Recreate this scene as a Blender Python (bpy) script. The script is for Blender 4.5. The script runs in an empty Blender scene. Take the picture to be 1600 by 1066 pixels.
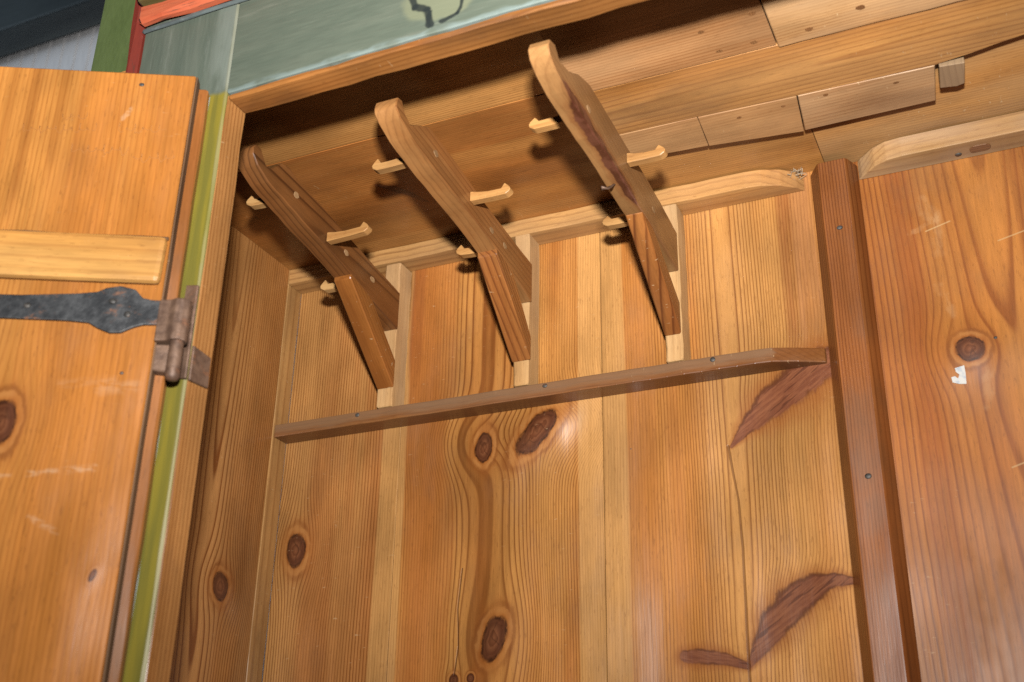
import bpy, bmesh, math, random
from mathutils import Vector, Matrix
random.seed(7)
S = bpy.context.scene
COL = S.collection

# ------------------------------------------------------------------ camera, world, flash, exposure
CAM = Vector((0.7512, -1.0276, -0.4383))
PSI, TH, RO = math.radians(24.8056), math.radians(24.5646), math.radians(1.0111)
fw = Vector((-math.sin(PSI)*math.cos(TH), math.cos(PSI)*math.cos(TH), math.sin(TH)))
r0 = Vector((math.cos(PSI), math.sin(PSI), 0)); u0 = r0.cross(fw)
rt = r0*math.cos(RO) + u0*math.sin(RO); up = -r0*math.sin(RO) + u0*math.cos(RO)
cd = bpy.data.cameras.new('camera'); cam = bpy.data.objects.new('camera', cd); COL.objects.link(cam)
M3 = Matrix((rt, up, -fw)).transposed()
cam.matrix_world = Matrix.Translation(CAM) @ M3.to_4x4()
cd.sensor_width = 36.0; cd.lens = 1838.8/1600*36; cd.clip_start = 0.01; cd.clip_end = 50
cd.dof.use_dof = True; cd.dof.focus_distance = 1.16; cd.dof.aperture_fstop = 7.0
S.camera = cam
W = bpy.data.worlds.new('World'); S.world = W; W.use_nodes = True
bg = W.node_tree.nodes['Background']; bg.inputs[0].default_value = (0.62, 0.78, 1.0, 1); bg.inputs[1].default_value = 0.008
ld = bpy.data.lights.new('camera_flash', 'AREA'); ld.shape = 'RECTANGLE'; ld.size = 0.06; ld.size_y = 0.035
ld.energy = 16.0; ld.color = (1.0, 0.955, 0.90); ld.spread = math.radians(105)
flash = bpy.data.objects.new('camera_flash', ld); COL.objects.link(flash)
flash.matrix_world = Matrix.Translation(CAM + up*0.195) @ M3.to_4x4() @ Matrix.Rotation(math.radians(9), 4, 'X')
wl = bpy.data.lights.new('room_daylight', 'AREA'); wl.shape = 'RECTANGLE'; wl.size = 1.0; wl.size_y = 1.2; wl.energy = 18.0; wl.color = (.72, .86, 1.0)
room = bpy.data.objects.new('room_daylight', wl); COL.objects.link(room); room.location = (-2.6, -.9, 1.2)
room.rotation_euler = (Vector((-1.0, .46, 1.2))-Vector((-2.6, -.9, 1.2))).to_track_quat('-Z', 'Y').to_euler()
S.view_settings.view_transform = 'Standard'; S.view_settings.look = 'None'
S.view_settings.exposure = 0.0; S.view_settings.gamma = 1.0
S.render.engine = 'CYCLES'; S.cycles.use_denoising = False; S.render.filter_size = 1.05
S.cycles.max_bounces = 2; S.cycles.diffuse_bounces = 1; S.cycles.glossy_bounces = 1

# ------------------------------------------------------------------ node helpers
class G:
    def __init__(s, nt): s.nt = nt; s.N = nt.nodes; s.L = nt.links
    def n(s, t): return s.N.new(t)
    def put(s, sock, v):
        if isinstance(v, bpy.types.NodeSocket): s.L.new(v, sock)
        elif isinstance(v, (tuple, list)):
            sock.default_value = tuple(v)+(1,) if (len(v) == 3 and len(sock.default_value) == 4) else tuple(v)
        else: sock.default_value = v
    def m(s, op, *a, clamp=False):
        k = s.n('ShaderNodeMath'); k.operation = op; k.use_clamp = clamp
        for i, v in enumerate(a): s.put(k.inputs[i], v)
        return k.outputs[0]
    def add(s, a, b): return s.m('ADD', a, b)
    def sub(s, a, b): return s.m('SUBTRACT', a, b)
    def mul(s, a, b): return s.m('MULTIPLY', a, b)
    def step(s, x, a, b, lo=0.0, hi=1.0):
        k = s.n('ShaderNodeMapRange'); k.interpolation_type = 'SMOOTHSTEP'
        for i, v in enumerate((x, a, b, lo, hi)): s.put(k.inputs[i], v)
        return k.outputs[0]
    def lin(s, x, a, b, lo=0.0, hi=1.0):
        k = s.n('ShaderNodeMapRange')
        for i, v in enumerate((x, a, b, lo, hi)): s.put(k.inputs[i], v)
        return k.outputs[0]
    def vec(s, x, y, z):
        k = s.n('ShaderNodeCombineXYZ')
        for i, v in enumerate((x, y, z)): s.put(k.inputs[i], v)
        return k.outputs[0]
    def noise(s, v, scale, off=0.0, detail=2.0, rough=0.5):
        k = s.n('ShaderNodeMapping'); s.put(k.inputs[0], v)
        k.inputs['Scale'].default_value = scale; k.inputs['Location'].default_value = (off*1.37, off*2.11+3.3, off*0.71)
        q = s.n('ShaderNodeTexNoise'); q.inputs['Scale'].default_value = 1.0
        q.inputs['Detail'].default_value = detail; q.inputs['Roughness'].default_value = rough
        s.L.new(k.outputs[0], q.inputs['Vector']); return q.outputs[0]
    def mix(s, f, a, b, mode='MIX'):
        k = s.n('ShaderNodeMix'); k.data_type = 'RGBA'; k.blend_type = mode; k.clamp_factor = True
        s.put(k.inputs[0], f); s.put(k.inputs[6], a); s.put(k.inputs[7], b); return k.outputs[2]
    def grey(s, v): return s.vec(v, v, v)
    def scalecol(s, c, f):
        k = s.n('ShaderNodeVectorMath'); k.operation = 'SCALE'; s.put(k.inputs[0], c); s.put(k.inputs['Scale'], f); return k.outputs[0]
    def ramp(s, x, stops):
        k = s.n('ShaderNodeValToRGB'); e = k.color_ramp.elements
        while len(e) < len(stops): e.new(0.5)
        for el, (p, c) in zip(e, stops): el.position = p; el.color = (c, c, c, 1) if not isinstance(c, tuple) else c+(1,)
        s.put(k.inputs[0], x); return k.outputs[0]
    def seg(s, u, v, a, b):
        """distance of (u,v) from the segment a-b"""
        dx, dy = b[0]-a[0], b[1]-a[1]; l2 = dx*dx+dy*dy
        pu, pv = s.sub(u, a[0]), s.sub(v, a[1])
        t = s.m('DIVIDE', s.add(s.mul(pu, dx), s.mul(pv, dy)), l2, clamp=True)
        eu, ev = s.sub(pu, s.mul(t, dx)), s.sub(pv, s.mul(t, dy))
        return s.m('SQRT', s.add(s.mul(eu, eu), s.mul(ev, ev)))

def newmat(name):
    m = bpy.data.materials.new(name); m.use_nodes = True
    g = G(m.node_tree); b = m.node_tree.nodes['Principled BSDF']
    return m, g, b

_seed = [0]
def wood(name, grain='z', cross='x', base=(.50, .230, .062), base2=(.43, .158, .032), late=(.165, .045, .008), freq=300,
         pith=(.0, .25), warp=.010, contrast=.85, sap=(), sapcol=(.53, .275, .092), knots=(), spikes=(), cracks=(), streaks=(), grime=.30,
         rough=.36, rot=None, wear=.35, wave=1.0, dip=0.0, greycol=None, greyamt=0.0, extra=None, swell=1.0, tint=.66, spec=.36):
    """pine: growth rings round a pith line, sapwood, knots that push the rings aside, fibres, wear"""
    _seed[0] += 1; sd = _seed[0]*3.17
    m, g, b = newmat(name)
    P = g.n('ShaderNodeTexCoord').outputs['Object']
    if rot is not None:
        vr = g.n('ShaderNodeVectorRotate'); vr.rotation_type = 'X_AXIS'; g.put(vr.inputs['Vector'], P); vr.inputs['Angle'].default_value = rot; P = vr.outputs[0]
    sp = g.n('ShaderNodeSeparateXYZ'); g.L.new(P, sp.inputs[0]); ax = dict(x=sp.outputs[0], y=sp.outputs[1], z=sp.outputs[2])
    third = [k for k in 'xyz' if k not in (grain, cross)][0]
    u, v, w = ax[cross], ax[grain], ax[third]
    V = g.vec(u, v, w)
    n1 = g.noise(V, (6, 1.6, 6), sd, 1); n2 = g.noise(V, (34, 7, 34), sd+5, 1)
    uu = g.add(u, g.mul(g.sub(n1, .5), warp*2)); uu = g.add(uu, g.mul(g.sub(n2, .5), .0030))
    H = None; kl = []
    kn = g.noise(V, (210, 120, 210), sd+9, 3, .65) if (knots or spikes) else None
    n3 = g.noise(V, (70, 38, 70), sd+29, 1) if (knots or spikes) else None
    for (k0, k1, rx, ry, ang, bend, kind) in knots:
        ca, sa = math.cos(math.radians(ang)), math.sin(math.radians(ang))
        du, dv = g.sub(u, k0), g.sub(v, k1)
        s_ = g.m('DIVIDE', g.add(g.mul(du, ca), g.mul(dv, sa)), rx); t_ = g.m('DIVIDE', g.sub(g.mul(dv, ca), g.mul(du, sa)), ry)
        if bend: t_ = g.sub(t_, g.mul(g.mul(s_, s_), bend))
        if kind == 'spike': t_ = g.m('DIVIDE', t_, g.m('MAXIMUM', g.add(g.mul(s_, .38), .80), .30))
        D = g.m('SQRT', g.add(g.mul(s_, s_), g.mul(t_, t_)))
        Dn = g.add(D, g.add(g.mul(g.sub(kn, .5), .40), g.mul(g.sub(n3, .5), .55)))
        if kind == 'spike':
            R = ry
            Ex = g.m('EXPONENT', g.mul(g.mul(D, D), -.30))
            uu = g.sub(uu, g.mul(g.mul(g.mul(t_, ry*-sa), .45), Ex)); k3 = .55
        else:
            R = rx
            e1 = g.m('DIVIDE', du, rx*2.7); e2 = g.m('DIVIDE', dv, ry*2.6)
            Ex = g.m('EXPONENT', g.mul(g.add(g.mul(e1, e1), g.mul(e2, e2)), -1.0))
            uu = g.sub(uu, g.mul(g.mul(du, .88), Ex)); k3 = .16
        # the surface swells round a knot
        h = g.mul(g.m('EXPONENT', g.mul(g.mul(D, D), -k3)), R*(.50 if kind != 'spike' else .28)*swell)
        H = h if H is None else g.add(H, h)
        kl.append((D, Dn, kind, s_, t_))
    sl = []
    for pts in spikes:           # branch cut lengthwise: a curved tapering band (u, v, half width)
        best = None
        for p, q in zip(pts[:-1], pts[1:]):
            dx, dy = q[0]-p[0], q[1]-p[1]; l2 = dx*dx+dy*dy
            pu, pv = g.sub(u, p[0]), g.sub(v, p[1])
            t = g.m('DIVIDE', g.add(g.mul(pu, dx), g.mul(pv, dy)), l2, clamp=True)
            eu, ev = g.sub(pu, g.mul(t, dx)), g.sub(pv, g.mul(t, dy))
            d = g.m('DIVIDE', g.m('SQRT', g.add(g.mul(eu, eu), g.mul(ev, ev))), g.add(p[2], g.mul(t, q[2]-p[2])))
            best = d if best is None else g.m('MINIMUM', best, d)
        p, q = pts[0], pts[-1]; L_ = math.hypot(q[0]-p[0], q[1]-p[1]); ex, ey = (q[0]-p[0])/L_, (q[1]-p[1])/L_
        side = g.add(g.mul(g.sub(u, p[0]), -ey), g.mul(g.sub(v, p[1]), ex)); alng = g.add(g.mul(g.sub(u, p[0]), ex), g.mul(g.sub(v, p[1]), ey))
        wm = max(k[2] for k in pts)
        Ex = g.m('EXPONENT', g.mul(g.mul(best, best), -.35))
        uu = g.add(uu, g.mul(g.mul(side, ey*.55), Ex))
        sl.append((g.add(best, g.add(g.mul(g.sub(kn, .5), .55), g.mul(g.sub(n3, .5), .60))), side, alng))
    a = g.sub(uu, pith[0]); c = g.sub(w, pith[1])
    if dip: c = g.add(c, g.mul(v, dip))
    r = g.m('SQRT', g.add(g.add(g.mul(a, a), g.mul(c, c)), 1e-6))
    rr = g.add(r, g.mul(g.sub(g.noise(g.vec(r, sd, 0.0), (30, 1, 1), sd, 1), .5), .009))
    ph = g.m('FRACT', g.mul(rr, freq))
    lw = g.ramp(ph, [(0, .25), (.06, 0), (.50, .03), (.72, .35), (.84, 1), (.94, 1), (1, .25)])
    amp = g.step(g.noise(g.vec(r, v, sd), (36, 1.6, 1), sd+2, 2), .32, .60, .55, 1.0)
    fib = g.noise(V, (640, 34, 640), sd+4, 2, .7); fib2 = g.noise(V, (210, 7, 210), sd+6, 2)
    tn = g.noise(V, (15, 1.1, 15), sd+1, 3, .55); tone = g.step(tn, .36, .62)
    col = g.mix(tone, base, base2)
    sapm = None
    for (s0, s1, soft) in sap:
        ud = g.add(u, g.mul(g.sub(n1, .5), .006))
        k_ = g.mul(g.step(ud, s0-soft, s0+soft), g.step(ud, s1-soft, s1+soft, 1, 0)); sapm = k_ if sapm is None else g.m('MAXIMUM', sapm, k_)
    ct = g.mul(g.mul(lw, amp), contrast)
    if sapm is not None:
        col = g.mix(g.mul(sapm, .88), col, sapcol); ct = g.mul(ct, g.sub(1.0, g.mul(sapm, .68)))
    col = g.mix(ct, col, late)
    for (s0, s1, v0, v1, scol, amt) in streaks:      # coloured heartwood or stain streaks, bounded in u and v
        k_ = g.mul(g.step(uu, s0-.003, s0+.003), g.step(uu, s1-.003, s1+.003, 1, 0))
        k_ = g.mul(k_, g.mul(g.step(v, v0-.03, v0+.03), g.step(v, v1-.03, v1+.03, 1, 0)))
        col = g.mix(g.mul(k_, g.step(fib2, .25, .6, amt*.55, amt)), col, scol)
    bl = g.noise(V, (8, 4.5, 8), sd+19, 3, .6)
    col = g.scalecol(col, g.mul(g.add(.60, g.add(g.mul(fib, .52), g.mul(fib2, .28))), g.step(bl, .30, .70, .76, 1.16)))
    pore = g.step(g.noise(V, (760, 120, 760), sd+21, 1), .62, .74); col = g.mix(g.mul(pore, .30), col, (.14, .045, .012))
    for (Dn, side, alng) in sl:
        col = g.mix(g.step(Dn, .8, 2.6, .72, 0), col, (.27, .085, .020))
        inner = g.mix(g.step(g.noise(g.vec(side, alng, sd), (420, 45, 1), sd, 3, .65), .32, .68), (.250, .092, .042), (.165, .054, .026))
        col = g.mix(g.step(Dn, .78, 1.06, 1, 0), col, inner)
        rim = g.mul(g.step(Dn, .66, .92), g.step(Dn, .96, 1.25, 1, 0)); col = g.mix(g.mul(rim, g.step(g.add(n3, g.mul(side, 14.0)), .40, .68, .15, .75)), col, (.080, .023, .011))
        ck = g.mul(g.step(Dn, .7, .9, 1, 0), g.step(g.noise(g.vec(side, alng, sd), (300, 30, 1), sd+3, 2), .60, .66)); col = g.mix(g.mul(ck, .6), col, (.06, .018, .01))
    for (D, Dn, kind, s_, t_) in kl:
        if kind == 'spike':
            halo = g.step(Dn, .85, 2.0, .62, 0); col = g.mix(halo, col, (.27, .085, .020))
            inner = g.mix(g.step(g.noise(g.vec(s_, t_, sd), (1.3, 7, 1), sd, 3), .3, .7), (.25, .090, .048), (.155, .050, .026))
            col = g.mix(g.step(Dn, .78, 1.02, 1, 0), col, inner)
            rim = g.mul(g.step(Dn, .72, .92), g.step(Dn, .96, 1.2, 1, 0)); col = g.mix(g.mul(rim, g.step(t_, -.6, .6, .35, .85)), col, (.075, .022, .010))
        else:
            halo = g.step(Dn, 1.0, 2.4, .70, 0); col = g.mix(halo, col, (.33, .105, .022))
            pale = g.mul(g.step(Dn, 1.05, 1.3), g.step(Dn, 1.35, 1.7, 1, 0)); col = g.mix(g.mul(pale, g.step(n3, .3, .6, .1, .55)), col, (.50, .225, .068))
            ol = g.mul(g.step(Dn, 1.40, 1.56), g.step(Dn, 1.62, 1.9, 1, 0)); col = g.mix(g.mul(ol, g.step(n2, .35, .6, .0, .55)), col, (.19, .058, .013))
            rg = g.m('FRACT', g.mul(Dn, 2.7)); inner = g.mix(g.step(rg, .1, .9), (.200, .072, .030), (.135, .044, .018))
            inner = g.mix(g.step(Dn, .25, .85, 0, .8), inner, (.085, .026, .011)); inner = g.scalecol(inner, g.add(.55, g.mul(kn, .9)))
            col = g.mix(g.step(Dn, .84, 1.0, 1, 0), col, inner)
            rim = g.mul(g.step(Dn, .80, .94), g.step(Dn, .98, 1.12, 1, 0)); col = g.mix(g.mul(rim, g.step(kn, .38, .55, .35, .95)), col, (.040, .012, .006))
            ck = g.mul(g.step(Dn, .6, .85, 1, 0), g.step(g.m('ABSOLUTE', g.sub(n3, .52)), .012, .03, 1, 0)); col = g.mix(g.mul(ck, .35), col, (.03, .010, .005))
    cr = None
    for (pts, wd) in cracks:
        uw = g.add(u, g.mul(g.sub(n2, .5), .006))
        wv = g.step(fib2, .25, .6, wd*.55, wd)
        for p, q in zip(pts[:-1], pts[1:]):
            d = g.seg(uw, v, p, q); k_ = g.step(g.m('DIVIDE', d, wv), .35, 1.0, 1, 0); cr = k_ if cr is None else g.m('MAXIMUM', cr, k_)
    if cr is not None: col = g.mix(g.mul(cr, .68), col, (.13, .045, .015))
    # wear: pale rubbed scratches and specks, brownish grime with a shape of its own
    sc = g.noise(V, (110, 330, 110), sd+11, 2, .65); sm = g.mul(g.step(sc, .68, .75), g.step(n1, .45, .62))
    col = g.mix(g.mul(sm, wear), col, (.64, .44, .24))
    gm = g.step(g.noise(V, (13, 6, 13), sd+13, 4, .65), .50, .72); col = g.mix(g.mul(gm, grime*.6), col, (.15, .072, .028))
    if greycol: col = g.mix(g.mul(g.step(g.noise(V, (24, 7, 24), sd+14, 3), .35, .62), greyamt), col, greycol)
    if extra: col = extra(g, P, col, sd)
    col = g.scalecol(col, tint)
    g.put(b.inputs['Base Color'], col)
    g.put(b.inputs['Roughness'], g.add(rough-.10, g.add(g.mul(fib2, .16), g.mul(gm, .14))))
    b.inputs['Specular IOR Level'].default_value = spec
    cl = g.noise(V, (15, 8, 15), sd+41, 1)
    hh = g.add(g.mul(fib, .00009), g.add(g.mul(fib2, .00010), g.mul(g.add(g.mul(cl, .0075), g.add(g.mul(n2, .0016), g.mul(n1, .034))), wave)))
    if cr is not None: hh = g.sub(hh, g.mul(cr, .0006))
    if H is not None: hh = g.add(hh, H)
    bp = g.n('ShaderNodeBump'); bp.inputs['Strength'].default_value = 1.0; bp.inputs['Distance'].default_value = 1.0
    g.put(bp.inputs['Height'], hh); g.L.new(bp.outputs[0], b.inputs['Normal'])
    return m

def paint(name, col, col2, grain=(6, 60, 60), worn=(.40, .25, .12), wornamt=.4, rough=.42, extra=None, tint=.60):
    """old brushed paint, rubbed through in places"""
    _seed[0] += 1; sd = _seed[0]*3.17
    m, g, b = newmat(name)
    P = g.n('ShaderNodeTexCoord').outputs['Object']
    a = g.noise(P, grain, sd, 4, .6); c = g.mix(g.step(a, .3, .7), col, col2)
    f = g.noise(P, tuple(k*9 for k in grain), sd+1, 2); c = g.scalecol(c, g.add(.82, g.mul(f, .36)))
    wm = g.mul(g.step(g.noise(P, tuple(k*2.2 for k in grain), sd+2, 5, .7), .58, .70), wornamt); c = g.mix(wm, c, worn)
    if extra: c = extra(g, P, c, sd)
    c = g.scalecol(c, tint)
    g.put(b.inputs['Base Color'], c); b.inputs['Roughness'].default_value = rough
    bp = g.n('ShaderNodeBump'); bp.inputs['Strength'].default_value = 1; bp.inputs['Distance'].default_value = 1
    g.put(bp.inputs['Height'], g.add(g.mul(f, .00012), g.mul(a, .0004))); g.L.new(bp.outputs[0], b.inputs['Normal'])
    return m

# ------------------------------------------------------------------ mesh helpers
def link(name, me, mat, parent):
    o = bpy.data.objects.new(name, me); COL.objects.link(o)
    if mat: me.materials.append(mat)
    if parent: o.parent = parent
    return o
def from_bm(name, bm, mat, parent):
    bmesh.ops.recalc_face_normals(bm, faces=bm.faces[:])
    me = bpy.data.meshes.new(name); bm.to_mesh(me); bm.free(); return link(name, me, mat, parent)
def board(name, x, y, z, mat, parent, bev=.0012, jit=.0003, along=None, n=None, ends=True):
    """a hand-planed board: rounded-rectangle sections lofted along its length, arrises a little uneven"""
    lo = (x[0], y[0], z[0]); hi = (x[1], y[1], z[1]); d = [hi[i]-lo[i] for i in range(3)]
    A = along if along is not None else d.index(max(d)); B, C = [i for i in range(3) if i != A]
    bev = min(bev, d[B]*.45, d[C]*.45)
    n = n or max(2, min(40, int(d[A]/.02)))
    bm = bmesh.new(); rings = []
    ts = [0]+[bev/d[A]]+[i/n for i in range(1, n)]+[1-bev/d[A]]+[1]
    ts = sorted(ts)
    rs = random.Random(hash(name+str(lo)) & 0xffff)
    for k, t in enumerate(ts):
        inset = bev if (k == 0 or k == len(ts)-1) else 0
        b0, b1, c0, c1 = lo[B]+inset*.8, hi[B]-inset*.8, lo[C]+inset*.8, hi[C]-inset*.8
        e = [bev*(1+rs.uniform(-.5, .6)) for _ in range(4)]
        cs = [(b0+e[0], c0), (b1-e[1], c0), (b1, c0+e[1]), (b1, c1-e[2]), (b1-e[2], c1), (b0+e[3], c1), (b0, c1-e[3]), (b0, c0+e[0])]
        jb, jc = rs.uniform(-jit, jit), rs.uniform(-jit, jit)
        ring = []
        for (p, q) in cs:
            co = [0, 0, 0]; co[A] = lo[A]+t*d[A]; co[B] = p+jb; co[C] = q+jc; ring.append(bm.verts.new(co))
        rings.append(ring)
    for r1, r2 in zip(rings[:-1], rings[1:]):
        for i in range(8): bm.faces.new((r1[i], r1[(i+1) % 8], r2[(i+1) % 8], r2[i]))
    bm.faces.new(rings[0]); bm.faces.new(rings[-1])
    return from_bm(name, bm, mat, parent)
def prism(name, pts, axis, a, b, mat, parent, bev=.0015, seg=2, smooth=False):
    """outline pts (in the two other axes, x<y<z order) given thickness from a to b along axis, arrises bevelled"""
    bm = bmesh.new()
    def co(p, t):
        q = list(p); q.insert(axis, t); return q
    v0 = [bm.verts.new(co(p, a)) for p in pts]; v1 = [bm.verts.new(co(p, b)) for p in pts]; n = len(pts)
    bm.faces.new(v0); bm.faces.new(v1[::-1])
    for i in range(n): bm.faces.new((v0[i], v1[i], v1[(i+1) % n], v0[(i+1) % n]))
    bmesh.ops.recalc_face_normals(bm, faces=bm.faces[:])
    if bev: bmesh.ops.bevel(bm, geom=bm.edges[:], offset=bev, segments=seg, profile=.6, affect='EDGES', clamp_overlap=True)
    o = from_bm(name, bm, mat, parent)
    if smooth:
        for p in o.data.polygons: p.use_smooth = True
        try: o.data.set_sharp_from_angle(angle=math.radians(24))
        except Exception: pass
    return o
def smoothpts(pts, it=2, keep=()):
    for _ in range(it):
        out = []
        n = len(pts)
        for i in range(n):
            p, q = pts[i], pts[(i+1) % n]
            out += [(p[0]*.75+q[0]*.25, p[1]*.75+q[1]*.25), (p[0]*.25+q[0]*.75, p[1]*.25+q[1]*.75)]
        pts = out
    return pts
def tube(name, pts, rad, mat, parent, n=12):
    bm = bmesh.new(); rings = []
    for i, p in enumerate(pts):
        p = Vector(p); d = (Vector(pts[min(i+1, len(pts)-1)])-Vector(pts[max(i-1, 0)])).normalized()
        s = d.orthogonal().normalized(); t = d.cross(s); r = rad[i] if isinstance(rad, (list, tuple)) else rad
        rings.append([bm.verts.new(p+(s*math.cos(k*2*math.pi/n)+t*math.sin(k*2*math.pi/n))*r) for k in range(n)])
    for r1, r2 in zip(rings[:-1], rings[1:]):
        for k in range(n): bm.faces.new((r1[k], r1[(k+1) % n], r2[(k+1) % n], r2[k]))
    bm.faces.new(rings[0]); bm.faces.new(rings[-1])
    o = from_bm(name, bm, mat, parent)
    for p in o.data.polygons: p.use_smooth = True
    return o
def empty(name, loc=(0, 0, 0)):
    o = bpy.data.objects.new(name, None); COL.objects.link(o); o.location = loc; return o

# ------------------------------------------------------------------ materials
# iron
def iron(name, c1, c2, rust=.5, rough=.5):
    _seed[0] += 1; sd = _seed[0]*3.1
    m, g, b = newmat(name); P = g.n('ShaderNodeTexCoord').outputs['Object']
    a = g.noise(P, (90, 90, 90), sd, 5, .6); c = g.mix(g.step(a, .35, .65), c1, c2)
    rm = g.mul(g.step(g.noise(P, (55, 55, 80), sd+2, 5, .7), .55, .68), rust); c = g.mix(rm, c, (.16, .07, .035))
    g.put(b.inputs['Base Color'], c); b.inputs['Metallic'].default_value = .35; g.put(b.inputs['Roughness'], g.add(rough-.1, g.mul(a, .25)))
    bp = g.n('ShaderNodeBump'); bp.inputs['Distance'].default_value = 1; g.put(bp.inputs['Height'], g.mul(a, .0009)); g.L.new(bp.outputs[0], b.inputs['Normal'])
    return m
IRON = iron('black_iron', (.016, .018, .021), (.040, .043, .047), .8)
RUST = iron('rusty_iron', (.070, .040, .027), (.125, .075, .050), .7, .55)
NAIL = iron('nail_iron', (.022, .021, .020), (.065, .060, .055), .6, .55)

def scuffs(g, P, c, sd):     # pale rubbed patches on the right-hand plank
    sp = g.n('ShaderNodeSeparateXYZ'); g.L.new(P, sp.inputs[0]); x, y, z = sp.outputs
    n = g.noise(P, (45, 45, 45), sd+31, 4, .65); f = g.noise(P, (160, 160, 60), sd+33, 3, .65)
    for pts, wd in (([(.7000, .150), (.7100, .128), (.7110, .095)], .0085), ([(.685, .118), (.712, .128)], .0030), ([(.706, .060), (.712, .030)], .0060), ([(.735, -.02), (.728, -.06)], .005)):
        for p, q in zip(pts[:-1], pts[1:]):
            d = g.add(g.seg(x, z, p, q), g.mul(g.sub(n, .5), .018)); c = g.mix(g.mul(g.step(d, wd*.3, wd*1.1, .24, 0), g.step(f, .35, .65)), c, (.60, .36, .17))
    for p, q in (((.760, .095), (.815, .108)), ((.70, .118), (.722, .124)), ((.74, -.118), (.80, -.10))):
        c = g.mix(g.step(g.seg(x, z, p, q), .0003, .0010, .55, 0), c, (.62, .42, .2))
    return c
def edge_side_tones(dark, pale, amt=.5):   # narrow edge faces mixed paler, broad side faces mixed darker
    def f(g, P, c, sd):
        ge = g.n('ShaderNodeNewGeometry'); sp = g.n('ShaderNodeSeparateXYZ'); g.L.new(ge.outputs['True Normal'], sp.inputs[0])
        k = g.step(g.m('ABSOLUTE', sp.outputs[0]), .30, .80)
        n = g.noise(P, (40, 26, 40), sd+35, 4, .65)
        c = g.mix(g.mul(g.sub(1.0, k), g.step(n, .35, .65, amt*.5, amt)), c, pale)
        return g.mix(g.mul(k, g.step(n, .30, .70, amt, amt*.4)), c, dark)
    return f
def door_wear(g, P, c, sd):  # whitish smears and rubs on the inside of the door
    sp = g.n('ShaderNodeSeparateXYZ'); g.L.new(P, sp.inputs[0]); x, y, z = sp.outputs
    n = g.noise(P, (60, 60, 60), sd+31, 4, .65); f = g.noise(P, (90, 90, 260), sd+33, 3, .65)
    for p, q, wd, am in (((-.070, -.191), (-.028, -.186), .0030, .75), ((-.066, -.221), (-.045, -.232), .0022, .6), ((-.032, -.127), (-.010, -.124), .0060, .35), ((-.052, .100), (-.047, .112), .0016, .6), ((-.10, -.196), (-.085, -.193), .003, .5), ((-.025, -.12), (-.06, -.125), .004, .2)):
        d = g.add(g.seg(x, z, p, q), g.mul(g.sub(n, .5), .010)); c = g.mix(g.mul(g.step(d, wd*.1, wd*1.3, am*.36, 0), g.step(f, .35, .6)), c, (.74, .58, .40))
    return c
def resin(g, P, c, sd):      # a dark resin pocket along the lower right arris of one arm (P is already turned by RA)
    sp = g.n('ShaderNodeSeparateXYZ'); g.L.new(P, sp.inputs[0]); x, y, z = sp.outputs
    n = g.noise(P, (60, 60, 160), sd+31, 3)
    zl = g.add(.1005, g.mul(g.add(y, .15), .035))
    d = g.m('SQRT', g.add(g.m('POWER', g.sub(x, .4680), 2.0), g.m('POWER', g.sub(z, zl), 2.0)))
    wd = g.mul(g.mul(g.step(y, -.355, -.315), g.step(y, -.185, -.155, 1, 0)), g.add(.0015, g.mul(n, .0095)))
    k = g.step(g.sub(d, wd), -.0012, .0008, 1, 0)
    c = g.mix(g.mul(g.step(g.sub(d, wd), .0, .006, .5, 0), g.step(y, -.355, -.3)), c, (.25, .07, .02))
    return g.mix(g.mul(k, .92), c, g.mix(g.step(n, .4, .6), (.075, .020, .012), (.16, .055, .035)))
def weathered_front(g, P, c, sd):
    sp = g.n('ShaderNodeSeparateXYZ'); g.L.new(P, sp.inputs[0]); x, y, z = sp.outputs
    n = g.noise(P, (40, 90, 260), sd+31, 4)
    return g.mix(g.mul(g.step(g.add(y, g.mul(g.sub(n, .5), .004)), -.0240, -.0225, .55, 0), g.step(g.add(z, g.mul(n, .012)), .006, .015)), c, (.27, .17, .10))
BASE = (.50, .235, .070); BASE2 = (.43, .165, .038); LATE = (.25, .075, .015)
m_back1 = wood('pine_back_plank_narrow', pith=(.30, .10), freq=330, contrast=.9, warp=.006, sap=[(.125, .2, .002)], base=(.50, .245, .078), base2=(.40, .160, .046),
    knots=[(.027, -.123, .0115, .0190, 6, 0, 'round'), (-.01, -.40, .01, .016, 0, 0, 'round')])
m_back2 = wood('pine_back_plank_knotty', pith=(.250, .0585), freq=430, contrast=.90, warp=.012, base2=(.40, .145, .032),
    sap=[(.10, .156, .0015), (.351, .42, .0015)],
    knots=[(.247, -.036, .0095, .0155, -4, 0, 'round'), (.306, -.026, .0290, .0130, 47, 0, 'round'), (.263, -.229, .0125, .0200, -18, 0, 'round'),
           (.221, -.267, .0050, .0060, 0, 0, 'round'), (.239, -.266, .0038, .0045, 0, 0, 'round'), (.30, -.42, .011, .016, 10, 0, 'round')],
    cracks=[([(.221, -.262), (.2245, -.235), (.223, -.20), (.227, -.16)], .0011)],
    streaks=[(.1480, .1555, .115, .20, (.030, .012, .006), .95), (.157, .172, .06, .25, (.17, .045, .012), .85), (.16, .215, -.6, .25, (.36, .125, .028), .55)])
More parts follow.
